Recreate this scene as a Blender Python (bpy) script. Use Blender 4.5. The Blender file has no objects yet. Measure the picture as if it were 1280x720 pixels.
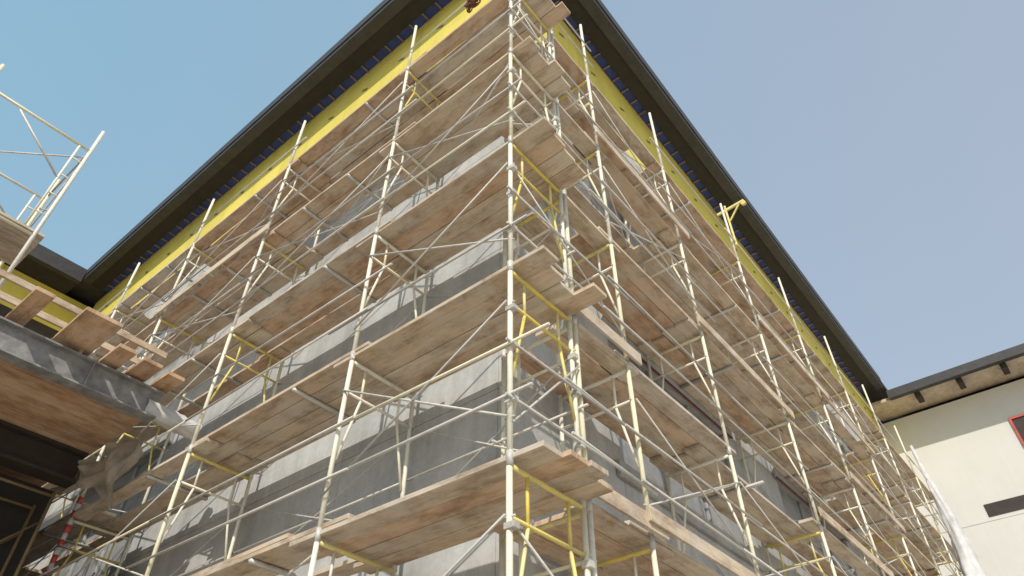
import bpy, math, random
from mathutils import Vector, Matrix
random.seed(11)
R = random.Random(5)
scene = bpy.context.scene
def Z(h): return h + 1.6

# ------------------------------------------------------------------ mesh builder
class MB:
    def __init__(s): s.v=[]; s.f=[]; s.uv=[]
    def quad(s, idx, uvs): s.f.append(idx); s.uv.extend(uvs)
    def obox(s, c, ax, ay, az, lx, ly, lz):
        c=Vector(c); b=len(s.v)
        for i in (-1,1):
            for j in (-1,1):
                for k in (-1,1):
                    s.v.append(c+ax*(i*lx/2)+ay*(j*ly/2)+az*(k*lz/2))
        o=R.uniform(0,50)
        def q(a,bb,cc,d,u,w): s.quad([b+a,b+bb,b+cc,b+d],[(o,o),(o+u,o),(o+u,o+w),(o,o+w)])
        q(0,4,5,1,lx,lz); q(2,3,7,6,lz,lx)
        s.uv[-4:]=[(o,o),(o,o+lz),(o+lx,o+lz),(o+lx,o)]
        q(0,2,6,4,lx,ly); s.uv[-4:]=[(o,o),(o,o+ly),(o+lx,o+ly),(o+lx,o)]
        q(1,5,7,3,lx,ly)
        q(0,1,3,2,lz*.2,ly); q(4,6,7,5,ly*.2,lz)
    def box(s, x0,x1,y0,y1,z0,z1):
        X=Vector((1,0,0));Y=Vector((0,1,0));Zv=Vector((0,0,1))
        s.obox(((x0+x1)/2,(y0+y1)/2,(z0+z1)/2),X,Y,Zv,abs(x1-x0),abs(y1-y0),abs(z1-z0))
    def beam(s,p0,p1,w,t,up=(0,0,1)):
        p0=Vector(p0);p1=Vector(p1);d=p1-p0;L=d.length
        if L<1e-5:return
        ax=d/L;up=Vector(up)
        ay=up.cross(ax)
        if ay.length<1e-3: ay=Vector((1,0,0)).cross(ax)
        ay.normalize();az=ax.cross(ay)
        s.obox((p0+p1)/2,ax,ay,az,L,w,t)
    def tube(s,p0,p1,r,n=8,r1=None):
        p0=Vector(p0);p1=Vector(p1);d=p1-p0;L=d.length
        if L<1e-5:return
        if r1 is None:r1=r
        ax=d/L;h=Vector((0,0,1)) if abs(ax.z)<.9 else Vector((1,0,0))
        ay=h.cross(ax).normalized();az=ax.cross(ay)
        b=len(s.v);o=R.uniform(0,50)
        for i in range(n):
            a=2*math.pi*i/n;e=ay*math.cos(a)+az*math.sin(a)
            s.v.append(p0+e*r);s.v.append(p1+e*r1)
        for i in range(n):
            j=(i+1)%n
            s.quad([b+2*i,b+2*j,b+2*j+1,b+2*i+1],[(o,i/n),(o,(i+1)/n),(o+L,(i+1)/n),(o+L,i/n)])
        s.f.append([b+2*i for i in range(n)][::-1]);s.uv.extend([(o,0)]*n)
        s.f.append([b+2*i+1 for i in range(n)]);s.uv.extend([(o,0)]*n)
    def build(s,name,mat,parent=None,smooth=False,bevel=0):
        me=bpy.data.meshes.new(name);me.from_pydata([tuple(v) for v in s.v],[],s.f);me.update()
        uvl=me.uv_layers.new(name="UVMap")
        flat=[c for uv in s.uv for c in uv]
        if len(flat)==len(uvl.data)*2: uvl.data.foreach_set("uv",flat)
        ob=bpy.data.objects.new(name,me);scene.collection.objects.link(ob)
        me.materials.append(mat)
        if smooth:
            me.polygons.foreach_set("use_smooth",[len(p.vertices)==4 for p in me.polygons])
        if bevel:
            m=ob.modifiers.new("b","BEVEL");m.width=bevel;m.segments=1
        if parent: ob.parent=parent
        return ob
def empty(name):
    e=bpy.data.objects.new(name,None);scene.collection.objects.link(e);return e

# ------------------------------------------------------------------ materials
def mat_new(name):
    m=bpy.data.materials.new(name);m.use_nodes=True;nt=m.node_tree
    b=nt.nodes["Principled BSDF"];return m,nt,b
def N(nt,t,**k):
    n=nt.nodes.new(t)
    for a,v in k.items():setattr(n,a,v)
    return n
def ramp(nt,stops):
    n=N(nt,"ShaderNodeValToRGB");cr=n.color_ramp
    while len(cr.elements)<len(stops):cr.elements.new(.5)
    for e,(p,c) in zip(cr.elements,stops):
        e.position=p;e.color=(*c,1) if len(c)==3 else c
    return n
def noise(nt,vec,scale,detail=6,rough=.6,mp=None):
    n=N(nt,"ShaderNodeTexNoise");n.inputs["Scale"].default_value=scale
    n.inputs["Detail"].default_value=detail;n.inputs["Roughness"].default_value=rough
    if mp:
        m=N(nt,"ShaderNodeMapping");m.inputs["Scale"].default_value=mp
        nt.links.new(vec,m.inputs["Vector"]);vec=m.outputs["Vector"]
    nt.links.new(vec,n.inputs["Vector"]);return n
def mix(nt,fac,a,b,mode='MIX'):
    n=N(nt,"ShaderNodeMix");n.data_type='RGBA';n.blend_type=mode
    for inp,v in ((n.inputs[0],fac),(n.inputs[6],a),(n.inputs[7],b)):
        if isinstance(v,(int,float)):inp.default_value=v
        elif isinstance(v,tuple):inp.default_value=(*v,1)
        else:nt.links.new(v,inp)
    return n.outputs[2]
def bump(nt,b,h,st,dist=.01):
    n=N(nt,"ShaderNodeBump");n.inputs["Strength"].default_value=st;n.inputs["Distance"].default_value=dist
    nt.links.new(h,n.inputs["Height"]);nt.links.new(n.outputs[0],b.inputs["Normal"])

def wood_mat(name,cols,splat=.5,stain=.85):
    m,nt,b=mat_new(name)
    g=N(nt,"ShaderNodeNewGeometry");tc=N(nt,"ShaderNodeTexCoord")
    rp=ramp(nt,cols);nt.links.new(g.outputs["Random Per Island"],rp.inputs[0])
    gr=noise(nt,tc.outputs["UV"],1,7,.7,(1.2,42,1))
    gc=ramp(nt,[(.3,(.78,.76,.74)),(.55,(1,1,1)),(.75,(1.08,1.07,1.06))]);nt.links.new(gr.outputs[0],gc.inputs[0])
    c=mix(nt,1,rp.outputs[0],gc.outputs[0],'MULTIPLY')
    bl=noise(nt,tc.outputs["UV"],1.0,6,.7,(1.6,4,1))
    bc=ramp(nt,[(.36,(.52,.46,.42)),(.56,(1.03,1.03,1.03))]);nt.links.new(bl.outputs[0],bc.inputs[0])
    c=mix(nt,stain,c,bc.outputs[0],'MULTIPLY')
    sp=noise(nt,tc.outputs["Object"],2.6,9,.75)
    sr=ramp(nt,[(.48,(0,0,0)),(.62,(splat,)*3)]);nt.links.new(sp.outputs[0],sr.inputs[0])
    c=mix(nt,sr.outputs[0],c,(.60,.56,.49))
    nt.links.new(c,b.inputs["Base Color"]);b.inputs["Roughness"].default_value=.95
    b.inputs["Specular IOR Level"].default_value=.2
    bump(nt,b,gr.outputs[0],.35,.004);return m
WOOD=wood_mat("plank_wood",[(0,(.57,.46,.34)),(.25,(.66,.56,.43)),(.45,(.60,.47,.34)),(.7,(.69,.60,.48)),(.9,(.60,.53,.44)),(1,(.52,.40,.28))],.6)
WOODO=wood_mat("plank_wood_fresh",[(0,(.64,.48,.34)),(.5,(.60,.42,.29)),(1,(.68,.54,.40))],.5)
FORM=wood_mat("formwork_ply",[(0,(.58,.38,.23)),(.5,(.50,.32,.20)),(1,(.62,.43,.28))],.25)

def paint_mat(name,cols,rough=.45,metal=0,dirt=(.35,.33,.30),amt=.6):
    m,nt,b=mat_new(name)
    g=N(nt,"ShaderNodeNewGeometry");tc=N(nt,"ShaderNodeTexCoord")
    rp=ramp(nt,cols);nt.links.new(g.outputs["Random Per Island"],rp.inputs[0])
    n=noise(nt,tc.outputs["Object"],9,6,.7);r=ramp(nt,[(.5,(0,0,0)),(.68,(amt,)*3)]);nt.links.new(n.outputs[0],r.inputs[0])
    c=mix(nt,r.outputs[0],rp.outputs[0],dirt)
    n2=noise(nt,tc.outputs["Object"],22,4,.7);r2=ramp(nt,[(.62,(0,0,0)),(.70,(amt*.9,)*3)]);nt.links.new(n2.outputs[0],r2.inputs[0])
    c=mix(nt,r2.outputs[0],c,(.25,.14,.08))
    nt.links.new(c,b.inputs["Base Color"]);b.inputs["Roughness"].default_value=rough;b.inputs["Metallic"].default_value=metal
    return m
CREAM=paint_mat("frame_paint_cream",[(0,(.78,.75,.60)),(.35,(.80,.77,.64)),(.6,(.76,.74,.66)),(.9,(.78,.73,.50)),(1,(.70,.68,.64))],.55,0,(.52,.50,.44),.5)
YEL=paint_mat("frame_paint_yellow",[(0,(.74,.58,.10)),(.5,(.74,.63,.20)),(1,(.76,.69,.36))],.55)
GALV=paint_mat("galvanised_tube",[(0,(.54,.53,.50)),(.5,(.62,.60,.55)),(1,(.44,.43,.41))],.55,.1,(.36,.33,.29))

def concrete_mat(name,base,var=.12,islands=True,streak=.5,amt=1):
    m,nt,b=mat_new(name)
    g=N(nt,"ShaderNodeNewGeometry");tc=N(nt,"ShaderNodeTexCoord");O=tc.outputs["Object"]
    lo=tuple(c*(1-var) for c in base);hi=tuple(c*(1+var) for c in base)
    rp=ramp(nt,[(0,lo),(.5,base),(1,hi)])
    if islands:nt.links.new(g.outputs["Random Per Island"],rp.inputs[0])
    else:rp.inputs[0].default_value=.5
    n=noise(nt,O,.8,8,.65);r=ramp(nt,[(.3,(.72,.72,.73)),(.55,(1,1,1)),(.75,(1.15,1.14,1.12))]);nt.links.new(n.outputs[0],r.inputs[0])
    c=mix(nt,amt,rp.outputs[0],r.outputs[0],'MULTIPLY')
    s=noise(nt,O,1,5,.6,(5,5,.35));sr=ramp(nt,[(.35,(.72,.71,.7)),(.6,(1,1,1))]);nt.links.new(s.outputs[0],sr.inputs[0])
    c=mix(nt,streak,c,sr.outputs[0],'MULTIPLY')
    f=noise(nt,O,14,6,.75);fr=ramp(nt,[(.3,(.85,.85,.85)),(.6,(1.04,1.04,1.04))]);nt.links.new(f.outputs[0],fr.inputs[0])
    c=mix(nt,.8*amt,c,fr.outputs[0],'MULTIPLY')
    nt.links.new(c,b.inputs["Base Color"]);b.inputs["Roughness"].default_value=.9
    bump(nt,b,f.outputs[0],.35*amt,.01);return m
CONC=concrete_mat("concrete_panel",(.50,.505,.495),.05)
CONCD=concrete_mat("concrete_trim",(.40,.405,.40),.08)
STUC=concrete_mat("stucco_cream",(.66,.655,.625),.02,False,.08,.18)
SHEATH=concrete_mat("yellow_sheathing",(.76,.64,.13),.08,True,.15,.5)
GROUND=concrete_mat("ground_dirt",(.52,.46,.38),.0,False,0)
def plain(name,col,rough=.6,metal=0,var=.25,sc=4):
    m,nt,b=mat_new(name);tc=N(nt,"ShaderNodeTexCoord")
    n=noise(nt,tc.outputs["Object"],sc,6,.65)
    r=ramp(nt,[(.3,tuple(c*(1-var) for c in col)),(.7,tuple(c*(1+var) for c in col))])
    nt.links.new(n.outputs[0],r.inputs[0]);nt.links.new(r.outputs[0],b.inputs["Base Color"])
    b.inputs["Roughness"].default_value=rough;b.inputs["Metallic"].default_value=metal;return m
FASC=plain("fascia_dark_metal",(.045,.043,.043),.6)
FASC2=plain("fascia_brown",(.026,.021,.019),.7)
BLUE=plain("blue_membrane",(.035,.06,.24),.6)
STEEL=plain("steel_primer_grey",(.24,.24,.24),.6,0,.4,6)
DARK=plain("dark_interior",(.02,.017,.014),.9)
BROWN=plain("steel_brown",(.04,.03,.026),.7)
RED=plain("red_paint",(.50,.08,.06),.5)
DRED=plain("drip_edge_maroon",(.16,.045,.045),.6)
STAMP=plain("sheathing_stamp",(.20,.18,.05),.8)
WHITE=plain("white_plastic",(.56,.56,.56),.6,0,.15)
GLASS=plain("window_film",(.30,.31,.32),.35)
TAN=plain("soffit_tan",(.52,.43,.33),.8)
BATT=plain("batten_wood",(.24,.17,.15),.8)
ROPE=plain("rope_brown",(.16,.06,.04),.9)
TARP=plain("dirty_tarp",(.34,.29,.23),.85,0,.45,2.5)

# ------------------------------------------------------------------ scaffolding
W=.91; LIFT=1.93; T=.048
DECKS=[Z(2.43+LIFT*k) for k in range(-1,5)]      # planking levels
def scaffold(name,origin,along,inward,stations,first_ext,last_ext,skip_fn,top=1.5):
    root=empty(name)
    fr=MB();yl=MB();gv=MB();pl=MB();pf=MB();jk=MB()
    O=Vector(origin);A=Vector(along);I=Vector(inward);U=Vector((0,0,1))
    def P(a,i,z): return O+A*a+I*i+U*z
    lifts=[(DECKS[0]-LIFT+.0,DECKS[0])]+[(DECKS[k],DECKS[k+1]) for k in range(5)]+[(DECKS[5],DECKS[5]+top)]
    for si,a in enumerate(stations):
        for li,(z0,z1) in enumerate(lifts):
            zt=z1-.03
            if li==0: z0=.22
            j=R.uniform(-.008,.008)
            fr.tube(P(a+j,0,z0),P(a-j,0,z1),.0245,10)
            if li<6 or si%3==0: fr.tube(P(a-j,W,z0),P(a+j,W,z1),.0235,10)
            for i in (0,W):
                gv.tube(P(a,i,z1-.05),P(a,i,z1+.07),.029,10) if li<6 else None
                for dz in (.35,1.5):
                    gv.tube(P(a,i,z0+dz)-A*.05,P(a,i,z0+dz)+A*.05,.009,6) if li<6 else None
            if li==6: continue
            M=yl if R.random()<.75 else fr
            M.tube(P(a,0,zt-.02),P(a,W,zt-.02),.022,8)
            M2=yl if R.random()<.25 else fr
            M2.tube(P(a,.0,zt-.40),P(a,W,zt-.40),.016,8)
            M2.tube(P(a,.20,zt-.03),P(a,.20,zt-.42),.015,8)
            M2.tube(P(a,W-.20,zt-.03),P(a,W-.20,zt-.42),.015,8)
            M2.tube(P(a,.20,zt-.42),P(a,.03,zt-1.15),.015,8)
            M2.tube(P(a,W-.20,zt-.42),P(a,W-.03,zt-1.15),.015,8)
        for i in (0,W):
            jk.tube(P(a,i,.05),P(a,i,.5),.017,8)
            jk.obox(P(a,i,.045),A,I,U,.16,.16,.012)
            pf.obox(P(a,i,.02),A,I,U,.6,.25,.036)
    nb=len(stations)-1
    for b in range(nb):
        a0,a1=stations[b],stations[b+1];L=a1-a0
        for li,(z0,z1) in enumerate(lifts):
            if li==0:z0=.22
            if L>1.5 and li<6:
              for i in (-.03,W+.03):
                if R.random()<(.8 if i<0 else .8):
                    k=.018*(1 if i<0 else -1)
                    gv.tube(P(a0,i,z0+.35),P(a1,i,z0+1.5),.0110,6)
                    gv.tube(P(a0,i-k,z0+1.5),P(a1,i-k,z0+.35),.0110,6)
            if li>=1:
                for dz in ((.52,1.05) if li<6 else (.55,)):
                    if R.random()<.18: continue
                    m=gv if R.random()<.75 else fr
                    s=R.uniform(-.04,.04);e0=R.uniform(.08,.55);e1=R.uniform(.08,.55)
                    off=-.045-.02*(b%2)
                    m.tube(P(a0-e0,off,z0+dz+s),P(a1+e1,off,z0+dz-s*.6),.0138,8)
                if R.random()<.45 and li<6:
                    gv.tube(P(a0-.1,W+.05,z0+.9),P(a1+.1,W+.05,z0+.9),.0135,8)
                if R.random()<.3 and li<6 and L>1.5:
                    gv.tube(P(a0,.03,z1-.12),P(a1,W-.03,z1-.12),.012,6)
        for k,zd in enumerate(DECKS):
            mode=skip_fn(b,k)
            if mode==0: continue
            e0=.28 if b>0 else first_ext; e1=.28 if b<nb-1 else last_ext
            zz=zd+(.0 if b%2==0 else .056)
            n=4;w=.226
            for p in range(n):
                if mode==2 and p in (2,): continue
                if mode==3 and p in (1,): continue
                if R.random()<.04: continue
                r0=R.uniform(-.12,.16);r1=R.uniform(-.12,.16)
                off=-.0+w/2+p*(w+.006)+R.uniform(-.008,.008)
                tz=R.uniform(0,.010)
                q=R.random()
                D=pf if q<(.22 if mode!=4 else .85) else pl
                D.beam(P(a0-e0-r0,off,zz+.025+tz),P(a1+e1+r1,off+R.uniform(-.018,.018),zz+.025+tz*R.uniform(.2,1)),w,T)
            if L>2.5:
                for t in (.33,.67):
                    if R.random()<.55:
                        gv.beam(P(a0+L*t,.0,zz-.022),P(a0+L*t,W,zz-.022),.05,.035)
            if R.random()<.35:
                o2=R.choice([.12,.36,.6]);
                pl.beam(P(a0+.35+R.uniform(0,.5),o2,zz+.086),P(a1-.42-R.uniform(0,.5),o2+.03,zz+.086),.226,T)
            if R.random()<.16 and k<5 and k>0:
                pl.beam(P(a0-.2,-.085-.03*(b%2),zz+.13),P(a1+.15,-.087-.03*(b%2),zz+.125),.03,.15)
    fr.build("frame_legs",CREAM,root,True);yl.build("frame_transoms",YEL,root,True)
    gv.build("cross_braces_and_rails",GALV,root,True)
    pl.build("planks",WOOD,root,bevel=.004);pf.build("fresh_planks",WOODO,root,bevel=.004);jk.build("base_jacks",GALV,root)
    return root
SL=[0,2.17,5.28,8.45,11.6,14.7,17.3]
SR=[1.0,1.99,4.4,7.5,10.7,13.8,16.9,20.0,22.2]
def skL(b,k):
    if b==0: return 1
    return [1,2,3,1,2,4][(b*2+k*5)%6]
def skR(b,k):
    return [1,1,4,1,2,1,3][(b*3+k*2)%7]
sL=scaffold("scaffolding",(0,0,0),(0,1,0),(1,0,0),SL,.34,.3,skL,1.45)
sR=scaffold("scaffolding",(0,0,0),(1,0,0),(0,1,0),SR,.0,.2,skR,1.8)
cm=MB()
for k in range(6):
    z=DECKS[k]
    for dz in (.5,1.03):
        cm.tube((-.1,-.045,z+dz),(2.15,-.045,z+dz+.02),.0138,8)
    if k%2: cm.tube((.0,-.03,z+.3),(.97,-.03,z+1.35),.011,6)
    else: cm.tube((.0,-.03,z+1.45),(1.97,-.03,z+.35),.011,6)
cm.build("corner_rails",GALV,sR,True)
cl=MB()
for k in range(6):
    z=DECKS[k]
    for dz in (-.5,.5,1.03):
        cl.box(-.032,.032,-.064,.028,z+dz-.022,z+dz+.022)
        cl.tube((.03,-.05,z+dz),(.07,-.05,z+dz),.008,6)
        cl.box(.88,.94,-.055,.028,z+dz-.025,z+dz+.025)
cl.build("tube_clamps",GALV,sR)

hb=MB();hx=7.5;hz=DECKS[5]+.35
hb.tube((hx+.04,-.06,hz+.1),(hx+.04,-.06,hz+1.35),.024,10)
hb.beam((hx+.04,.15,hz+1.20),(hx+.04,-.50,hz+1.24),.045,.055)
hb.beam((hx+.04,-.09,hz+.85),(hx+.04,-.38,hz+1.21),.03,.03)
hb.tube((hx,-.48,hz+1.15),(hx+.06,-.48,hz+1.15),.055,14)
hr=empty("hoist_arm");hb.build("bracket",YEL,hr)
cu=bpy.data.curves.new("rope_bundle","CURVE");cu.dimensions='3D';cu.bevel_depth=.010
sp=cu.splines.new('POLY');n=260;sp.points.add(n-1)
for i in range(n):
    t=i/n;a=t*2*math.pi*9
    rr=.10+.04*math.sin(a*.37)
    sp.points[i].co=(-.04+.05*math.sin(a*1.7+1),.75+rr*math.cos(a),DECKS[5]+.40+rr*math.sin(a)*.9-.05*t,1)
ro=bpy.data.objects.new("rope_bundle",cu);scene.collection.objects.link(ro);cu.materials.append(ROPE)

# ------------------------------------------------------------------ main building
bld=empty("concrete_building")
WX,WY=1.13,1.00     # wall planes
XE,YE=24.2,19.0
ZT=Z(15.15)
core=MB();core.box(WX+.12,XE+6,WY+.12,YE+12,0,ZT+.05);core.build("core_walls",DARK,bld)
pn=MB();tr=MB();gl=MB();ye=MB();st=MB()
def facade(axis,cols,rows,openings,lo):
    for ci in range(len(cols)-1):
        for ri in range(len(rows)-1):
            a0,a1,z0,z1=cols[ci],cols[ci+1],rows[ri],rows[ri+1]
            if any(o[0]-.01<=a0 and a1<=o[1]+.01 and o[2]-.01<=z0 and z1<=o[3]+.01 for o in openings):continue
            g=.003;d=R.uniform(0,.004)
            if axis=='x': pn.box(a0+g,a1-g,WY-d,WY+.1,z0+g,z1-g)
            else: pn.box(WX-d,WX+.1,a0+g,a1-g,z0+g,z1-g)
zy=Z(12.35)
opR=[]
xs=[3.4,7.1,9.3,13.0,15.2,18.9,21.1,XE]
for i in range(0,6,2): opR+= [(xs[i],xs[i+1],Z(4.1),Z(6.2)),(xs[i],xs[i+1],Z(8.4),Z(10.5)),(xs[i],xs[i+1],Z(-.3),Z(1.9))]
cR=[WX]
for i,x in enumerate(xs):
    p=cR[-1]
    if x-p>2.4: cR.append((p+x)/2)
    cR.append(x)
rows=[0,Z(-.3),Z(1.9),Z(4.1),Z(6.2),Z(8.4),Z(10.5),zy]
facade('x',cR,rows,opR,0)
opL=[(8.9,12.3,Z(4.1),Z(6.2)),(8.9,12.3,Z(8.4),Z(10.5))]
cL=[WY+.1,3.6,6.2,8.9,10.6,12.3,14.6,16.9,YE]
facade('y',cL,rows,opL,0)
for (a0,a1,z0,z1) in opR:
    tr.box(a0-.18,a1+.18,WY-.075,WY-.006,z1-.02,z1+.26)
    tr.box(a0-.18,a1+.18,WY-.07,WY-.006,z0-.22,z0)
    st.box(a0-.16,a1+.16,WY-.08,WY-.05,z1-.045,z1-.022)
    gl.box(a0,a1,WY+.085,WY+.11,z0,z1)
    m=a0
    while m<=a1+.01:
        tr.box(m-.03,m+.03,WY+.03,WY+.084,z0+.002,z1-.022);m+=(a1-a0)/3
for (a0,a1,z0,z1) in opL:
    tr.box(WX-.10,WX-.006,a0-.15,a1+.15,z1-.02,z1+.22)
    tr.box(WX-.09,WX-.006,a0-.15,a1+.15,z0-.2,z0)
    gl.box(WX+.085,WX+.11,a0,a1,z0,z1)
    m=a0
    while m<=a1+.01:
        tr.box(WX+.03,WX+.084,m-.03,m+.03,z0+.002,z1-.022);m+=(a1-a0)/3
sm=MB()
def sheath(axis,a0,a1):
    a=a0;zr=[zy,Z(13.55),Z(14.75),Z(15.17)]
    while a<a1-.05:
        b=min(a+2.44,a1)
        for r in range(3):
            g=.004
            if axis=='x': ye.box(a+g,b-g,WY+.01,WY+.1,zr[r]+g,zr[r+1]-g)
            else: ye.box(WX+.01,WX+.1,a+g,b-g,zr[r]+g,zr[r+1]-g)
            if r<2:
              for f in (.25,.75):
                c=a+(b-a)*f;zc=(zr[r]+zr[r+1])/2+.1
                if axis=='x': sm.beam((c-.10,WY+.008,zc-.06),(c+.10,WY+.008,zc+.06),.004,.08,(0,0,1))
                else: sm.beam((WX+.008,c-.10,zc-.06),(WX+.008,c+.10,zc+.06),.004,.08,(0,0,1))
        a=b
sheath('x',WX+.004,XE);sheath('y',WY+.1,YE)
pn.build("wall_panels",CONC,bld,bevel=.003);tr.build("window_surrounds",CONCD,bld,bevel=.01)
gl.build("window_panes",GLASS,bld);st.build("drip_edges",DRED,bld)
ye.build("sheathing_boards",SHEATH,bld);sm.build("sheathing_stamps",STAMP,bld)
EX,EY=.27,.17
f1=MB();f2=MB();bl=MB();tk=MB()
f1.box(EX,XE+8,EY,YE+14,Z(15.22),Z(15.42))
f1.box(EX,EX+.26,EY,YE-.9,Z(14.98),Z(15.218));f1.box(EX+.262,XE-1.4,EY,EY+.26,Z(14.98),Z(15.218))
f1.box(EX-.03,EX-.002,EY-.03,YE-.9,Z(15.13),Z(15.45));f1.box(EX-.03,XE-1.4,EY-.03,EY-.002,Z(15.13),Z(15.45))
f2.box(EX+.263,EX+.64,EY+.262,YE-.9,Z(15.06),Z(15.216));f2.box(EX+.642,XE-1.4,EY+.262,EY+.62,Z(15.06),Z(15.216))
bl.box(EX+.643,WX+.0,EY+.622,YE-.9,Z(15.12),Z(15.214));bl.box(WX+.002,XE-1.4,EY+.622,WY,Z(15.12),Z(15.214))
y=1.3
while y<YE-1: tk.box(WX-.22,WX+.005,y,y+.035,Z(15.07),Z(15.118)); y+=.41
x=1.4
while x<XE-1.5: tk.box(x,x+.035,WY-.22,WY+.005,Z(15.07),Z(15.118)); x+=.41
f1.build("roof_and_fascia",FASC,bld);f2.build("soffit_board",FASC2,bld);bl.build("eave_membrane",BLUE,bld);tk.build("eave_battens",BATT,bld)

# ------------------------------------------------------------------ stucco wing, right
sw=empty("stucco_building")
s1=MB();s1.box(XE,XE+14,-24,WY+.1,0,Z(9.78));s1.box(XE+.02,XE+14,-24,WY+.1,Z(9.78),Z(9.80));s1.box(XE,XE+14,-24,WY+.1,Z(9.80),Z(14.3))
s1.build("walls",STUC,sw)
s2=MB();s2.box(22.75,XE+16,-26,EY-.04,Z(14.62),Z(14.80));s2.box(22.72,22.95,-26,EY-.04,Z(14.45),Z(14.618));s2.build("roof",FASC,sw)
s3=MB();s3.box(22.96,XE+.2,-26,WY-.1,Z(14.50),Z(14.616));s3.build("soffit",TAN,sw)
s4=MB();
yy=-.8
while yy>-25:
    s4.box(23.0,23.5,yy-.10,yy+.10,Z(14.27),Z(14.498));yy-=1.45
s4.build("outriggers",BROWN,sw)
s5=MB();s5.box(XE-.02,XE-.004,-7,-1.1,Z(9.93),Z(10.36));
for k in range(5): s5.box(XE-.03,XE-.006,-4.9-k*4,-3.10-k*4,Z(11.95),Z(12.95))
s5.build("openings",BROWN,sw)
s6=MB()
for k in range(5):
    a,b=-4.9-k*4,-3.10-k*4
    s6.box(XE-.07,XE-.031,b,b+.07,Z(11.88),Z(13.02));s6.box(XE-.07,XE-.031,a-.07,a,Z(11.88),Z(13.02))
    s6.box(XE-.07,XE-.031,a,b,Z(12.95),Z(13.02));s6.box(XE-.07,XE-.031,a,b,Z(11.88),Z(11.95))
s6.build("window_frames",RED,sw)

def folded_tube(m,P2,R2,n,horizontal=False,seed=0):
    for i,(p,r) in enumerate(zip(P2,R2)):
        for k in range(n):
            a=2*math.pi*k/n
            rr=r*(.95+.12*math.sin(3*a+i*.25+seed)+.07*math.sin(7*a-i*.5)+.05*math.sin(i*2.4))
            if horizontal: m.v.append(p+Vector((0,rr*math.cos(a),rr*math.sin(a))))
            else: m.v.append(p+Vector((rr*math.cos(a),rr*math.sin(a),.05*math.sin(2*a+i))))
    for i in range(len(P2)-1):
        for k in range(n):
            j=(k+1)%n
            m.quad([i*n+k,i*n+j,(i+1)*n+j,(i+1)*n+k],[(0,0)]*4)
ch=MB();pts=[(21.9,.0,Z(12.0)),(21.8,-.1,Z(10.6)),(21.45,-.25,Z(9.3)),(21.1,-.3,Z(8.5)),(20.75,-.3,Z(7.7)),(20.4,-.3,Z(6.8)),(20.2,-.3,Z(5.6)),(20.1,-.3,Z(3)),(20.1,-.3,.4)]
rad=[.05,.10,.18,.22,.26,.30,.32,.32,.32]
P2=[];R2=[]
for i in range(len(pts)-1):
    for t in (0,.2,.4,.6,.8):
        P2.append(Vector(pts[i]).lerp(Vector(pts[i+1]),t));R2.append(rad[i]*(1-t)+rad[i+1]*t)
folded_tube(ch,P2,R2,28)
ch.build("debris_chute",WHITE,None,True)

# ------------------------------------------------------------------ left wing
lw=empty("stucco_building")
l1=MB();l1.box(-26,WX+.11,YE,YE+12,0,Z(13.6));l1.build("walls",BROWN,lw)
l2=MB();a=-26
while a<WX-.1:
    b=min(a+2.44,WX+.1);l2.box(a+.004,b-.004,YE+.01,YE+.2,Z(13.61),Z(14.9));a=b
l2.build("sheathing",SHEATH,lw)
l3=MB();l3.box(-26,EX-.04,YE-1.1,YE+14,Z(15.02),Z(15.36));l3.box(-26,EX-.04,YE-1.1,YE-.9,Z(14.85),Z(15.018));l3.build("roof",FASC,lw)
l4=MB();l4.box(-26,EX-.05,YE-.89,YE+.3,Z(14.93),Z(15.016));l4.build("soffit",FASC2,lw)
def skW(b,k): return [1,0,2,1,3][(b+k)%5]
sW=scaffold("scaffolding",(-1.2,YE-1.5,0),(-1,0,0),(0,1,0),[0,3.05,6.1,9.15,12.2],.2,.2,skW)

# ------------------------------------------------------------------ elevated slab with formwork
sb=empty("elevated_walkway")
HX=-.32;Y0=6.1
w1=MB();y=Y0+.02
while y<17.0:
    d=R.uniform(0,.006);w1.box(-14,HX-.02,y,y+.243,Z(5.014)+d,Z(5.06));y+=.25
w1.build("formwork_boards",FORM,sb)
w2=MB()
w2.box(-14,HX,Y0-.10,Y0-.085,Z(4.95),Z(5.30));w2.box(-14,HX,Y0-.18,Y0+.02,Z(5.301),Z(5.325));w2.box(-14,HX,Y0-.18,Y0+.02,Z(4.925),Z(4.949))
for xx in (-1.3,-2.6,-3.9,-5.2): w2.box(xx-.006,xx+.006,Y0-.17,Y0-.101,Z(4.951),Z(5.299))
w2.build("edge_beam",STEEL,sb)
w3=MB();w3.box(-14,HX-.01,Y0+.03,17,Z(5.062),Z(5.27));w3.build("slab",CONCD,sb)
w4=MB()
for yy in (7.75,10.5,13.2,16.2):
    w4.box(-14,HX-.05,yy,yy+.3,Z(4.55),Z(4.60));w4.box(-14,HX-.05,yy+.13,yy+.16,Z(4.60),Z(4.97));w4.box(-14,HX-.05,yy,yy+.3,Z(4.97),Z(5.012))
for xx in (-3.2,-7,-11):
    for yy in (7.9,16.35):
        w4.box(xx-.15,xx+.15,yy-.15,yy+.15,0,Z(4.548))
    w4.box(xx-.1,xx+.1,8.06,16.19,Z(4.6),Z(4.9))
w4.build("beams_and_columns",BROWN,sb)
w5=MB();w5.box(-14,-.45,8.15,8.25,0,Z(4.5));w5.box(-.55,-.45,8.26,17,0,Z(4.5));w5.build("shade_backdrop",DARK,sb)  # added dark sheets standing in for the deep shade under the slab
sh=MB()
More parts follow.
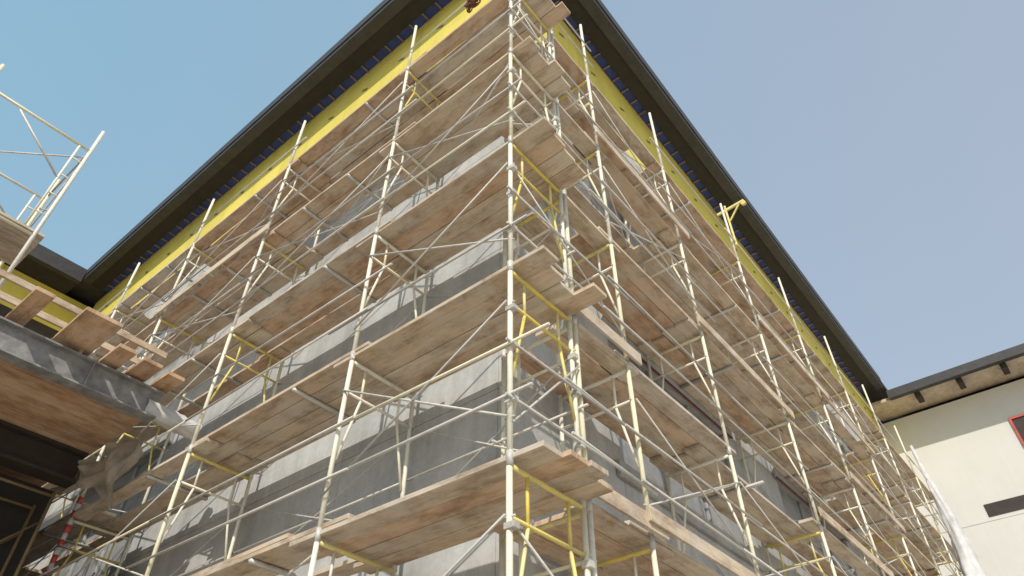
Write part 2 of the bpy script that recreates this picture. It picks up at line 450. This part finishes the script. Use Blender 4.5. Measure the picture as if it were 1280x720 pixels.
for x0 in (-1.75,-3.05,-4.4,-5.8):
    for yy in (7.45,8.05):
        for z0 in (.1,2.0,3.9):
            sh.tube((x0,yy,z0),(x0,yy,z0+1.9),.022,6);sh.tube((x0+1.1,yy,z0),(x0+1.1,yy,z0+1.9),.022,6)
            sh.tube((x0,yy,z0+1.85),(x0+1.1,yy,z0+1.85),.02,6);sh.tube((x0,yy,z0+.3),(x0+1.1,yy,z0+1.5),.014,6);sh.tube((x0+1.1,yy,z0+.3),(x0,yy,z0+1.5),.014,6)
SHM=plain("shoring_paint_shaded",(.16,.11,.05),.6)  # slab shade put into the colour, darker so sunlit tubes stay dim
sh.build("shoring_frames",SHM,sb,True)
w6=MB();zb=Z(5.40)
for (xc,wd,ext,dz) in [(-2.28,.22,.65,.12),(-1.62,.46,.85,.05),(-1.12,.24,.5,.02),(-.76,.26,.5,.0),(-.40,.24,.45,0),(-3.2,.25,.5,.1),(-4.1,.25,.6,0),(-5.2,.25,.5,0)]:
    w6.beam((xc,Y0-.1-ext,zb+dz),(xc+R.uniform(-.03,.03),Y0+1.8,zb+dz+.02),wd,.055)
w6.build("projecting_planks",FORM,sb,bevel=.004)
w7=MB()
for xc in (-.72,-1.5,-2.9,-4.5):
    w7.beam((xc,Y0-.06,zb-.1),(xc+.05,Y0-.06,zb+.62),.04,.09,(0,1,0))
w7.beam((-14,Y0-.105,zb+.56),(-.48,Y0-.105,zb+.50),.04,.09)
w7.beam((-14,Y0-.105,zb+.26),(-.55,Y0-.105,zb+.22),.04,.09)
w7.build("guardrail",WOOD,sb,bevel=.003)
wp=MB()
folded_tube(wp,[Vector((HX-.15+i*.05,Y0-.02,Z(5.08))) for i in range(17)],[.125]*17,24,True,1)
wp.build("plastic_wrap",WHITE,sb,True)
tpm=MB();nx,nz=34,22
for i in range(nx+1):
    for j in range(nz+1):
        u=i/nx;v=j/nz
        tpm.v.append(Vector((-.28+.10*math.sin(u*14+v*3)+.05*math.sin(u*31-v*9)+.12*v*math.sin(u*5),6.4+u*1.9,Z(4.92)-v*(.55+.25*math.sin(u*6)+.08*math.sin(u*23)))))
for i in range(nx):
    for j in range(nz):
        a=i*(nz+1)+j;tpm.quad([a,a+1,a+nz+2,a+nz+1],[(0,0)]*4)
tpm.build("tarp",TARP,None,True)

# scaffold tower on the slab at left
tw=empty("scaffolding");t1=MB();t2=MB();t3=MB()
zb0=Z(5.33);XA,XB=-2.62,-4.15
for yy in (6.35,7.9):
    for xx in (XA,XB):
        t1.tube((xx,yy,zb0),(xx,yy,Z(9.32)),.027,10)
        t1.tube((xx+(.16 if xx==XB else -.16),yy,Z(7.0)),(xx+(.16 if xx==XB else -.16),yy,Z(8.8)),.017,8)
        for zz in (7.3,7.7,8.1,8.5):
            t1.tube((xx,yy,Z(zz)),(xx+(.16 if xx==XB else -.16),yy,Z(zz)),.013,6)
    t1.tube((XA,yy,Z(8.8)),(XB,yy,Z(8.8)),.022,8);t1.tube((XA,yy,Z(6.9)),(XB,yy,Z(6.9)),.022,8)
    t2.tube((XA-.16,yy,Z(8.0)),(XB+.5,yy,Z(8.75)),.016,6)
for xx in (XA,XB):
    t2.tube((xx,6.35,Z(7.4)),(xx,7.9,Z(8.6)),.013,6);t2.tube((xx,6.35,Z(8.6)),(xx,7.9,Z(7.4)),.013,6)
    t2.tube((xx,6.35,Z(5.7)),(xx,7.9,Z(6.8)),.013,6);t2.tube((xx,6.35,Z(8.9)),(xx,7.9,Z(8.9)),.016,6)
t2.tube((XA,6.35,Z(8.65)),(XB,7.9,Z(8.65)),.014,6)
for i in range(4):
    t3.beam((-2.50,6.45+i*.24,Z(6.97)),(-4.7,6.45+i*.24,Z(6.97)),.225,.045)
t1.build("frames",CREAM,tw,True);t2.build("cross_braces",GALV,tw,True);t3.build("planks",WOOD,tw,bevel=.004)

ct=empty("caution_tape");ta=MB();tb=MB()
for i in range(12):
    z=Z(3.35+i*.11);(ta if i%2 else tb).tube((0,8.45,z),(0,8.45,z+.109),.04+.006*math.sin(i*2),10)
for i in range(5):
    (ta if i%2 else tb).beam((-.04-.05*i,8.41,Z(4.5)-.09*i),(-.09-.05*i,8.40,Z(4.41)-.09*i),.004,.07,(0,1,0))
ta.build("red_stripes",RED,ct,True);tb.build("white_stripes",WHITE,ct,True)

# ------------------------------------------------------------------ ground
g=MB();g.v=[Vector(p) for p in [(-400,-400,0),(400,-400,0),(400,400,0),(-400,400,0)]];g.quad([0,1,2,3],[(0,0),(1,0),(1,1),(0,1)])
g.build("ground",GROUND)

# ------------------------------------------------------------------ light, sky, camera
el=math.radians(40);sdir=Vector((-.80,-.55,0)).normalized()*math.cos(el);sdir.z=math.sin(el)
sun=bpy.data.lights.new("sun","SUN");sun.energy=3.7;sun.angle=math.radians(.5);sun.color=(1,.93,.82)
so=bpy.data.objects.new("sun",sun);scene.collection.objects.link(so)
so.rotation_euler=sdir.to_track_quat('Z','Y').to_euler();so.location=(-20,-20,30)
w=bpy.data.worlds.new("World");scene.world=w;w.use_nodes=True;nt=w.node_tree
bg=nt.nodes["Background"];sk=nt.nodes.new("ShaderNodeTexSky");sk.sky_type='NISHITA';sk.sun_disc=False
sk.sun_elevation=el;sk.sun_rotation=math.atan2(sdir.x,sdir.y);sk.air_density=1.2;sk.dust_density=3.0;sk.ozone_density=1.0
S=.13
tc=N(nt,"ShaderNodeTexCoord");dp=N(nt,"ShaderNodeVectorMath",operation='DOT_PRODUCT')
nt.links.new(tc.outputs["Generated"],dp.inputs[0]);dp.inputs[1].default_value=(.64,-.77,0)
mr=N(nt,"ShaderNodeMapRange");mr.inputs[1].default_value=-.6;mr.inputs[2].default_value=.6
nt.links.new(dp.outputs["Value"],mr.inputs[0])
def hz_(c):return tuple(v/S for v in c)
hc=mix(nt,mr.outputs[0],hz_((.30,.58,.77)),hz_((.49,.56,.69)))
sx=N(nt,"ShaderNodeSeparateXYZ");nt.links.new(tc.outputs["Generated"],sx.inputs[0])
mz=N(nt,"ShaderNodeMapRange");mz.inputs[1].default_value=.95;mz.inputs[2].default_value=.3;mz.inputs[3].default_value=0;mz.inputs[4].default_value=.42
nt.links.new(sx.outputs[2],mz.inputs[0])
hc2=mix(nt,mz.outputs[0],hc,hz_((.58,.72,.82)))
fin=mix(nt,.72,sk.outputs[0],hc2)
nt.links.new(fin,bg.inputs[0]);bg.inputs[1].default_value=S
cam=bpy.data.cameras.new("cam");cam.lens=24.2;cam.sensor_width=36;cam.clip_end=2000;cam.clip_start=.05
co=bpy.data.objects.new("camera",cam);scene.collection.objects.link(co)
co.location=(-3.49,-2.887,1.6);co.rotation_euler=(math.radians(132.2),0,math.radians(-50.6))
scene.camera=co
scene.view_settings.view_transform='Standard';scene.view_settings.look='None';scene.view_settings.exposure=0
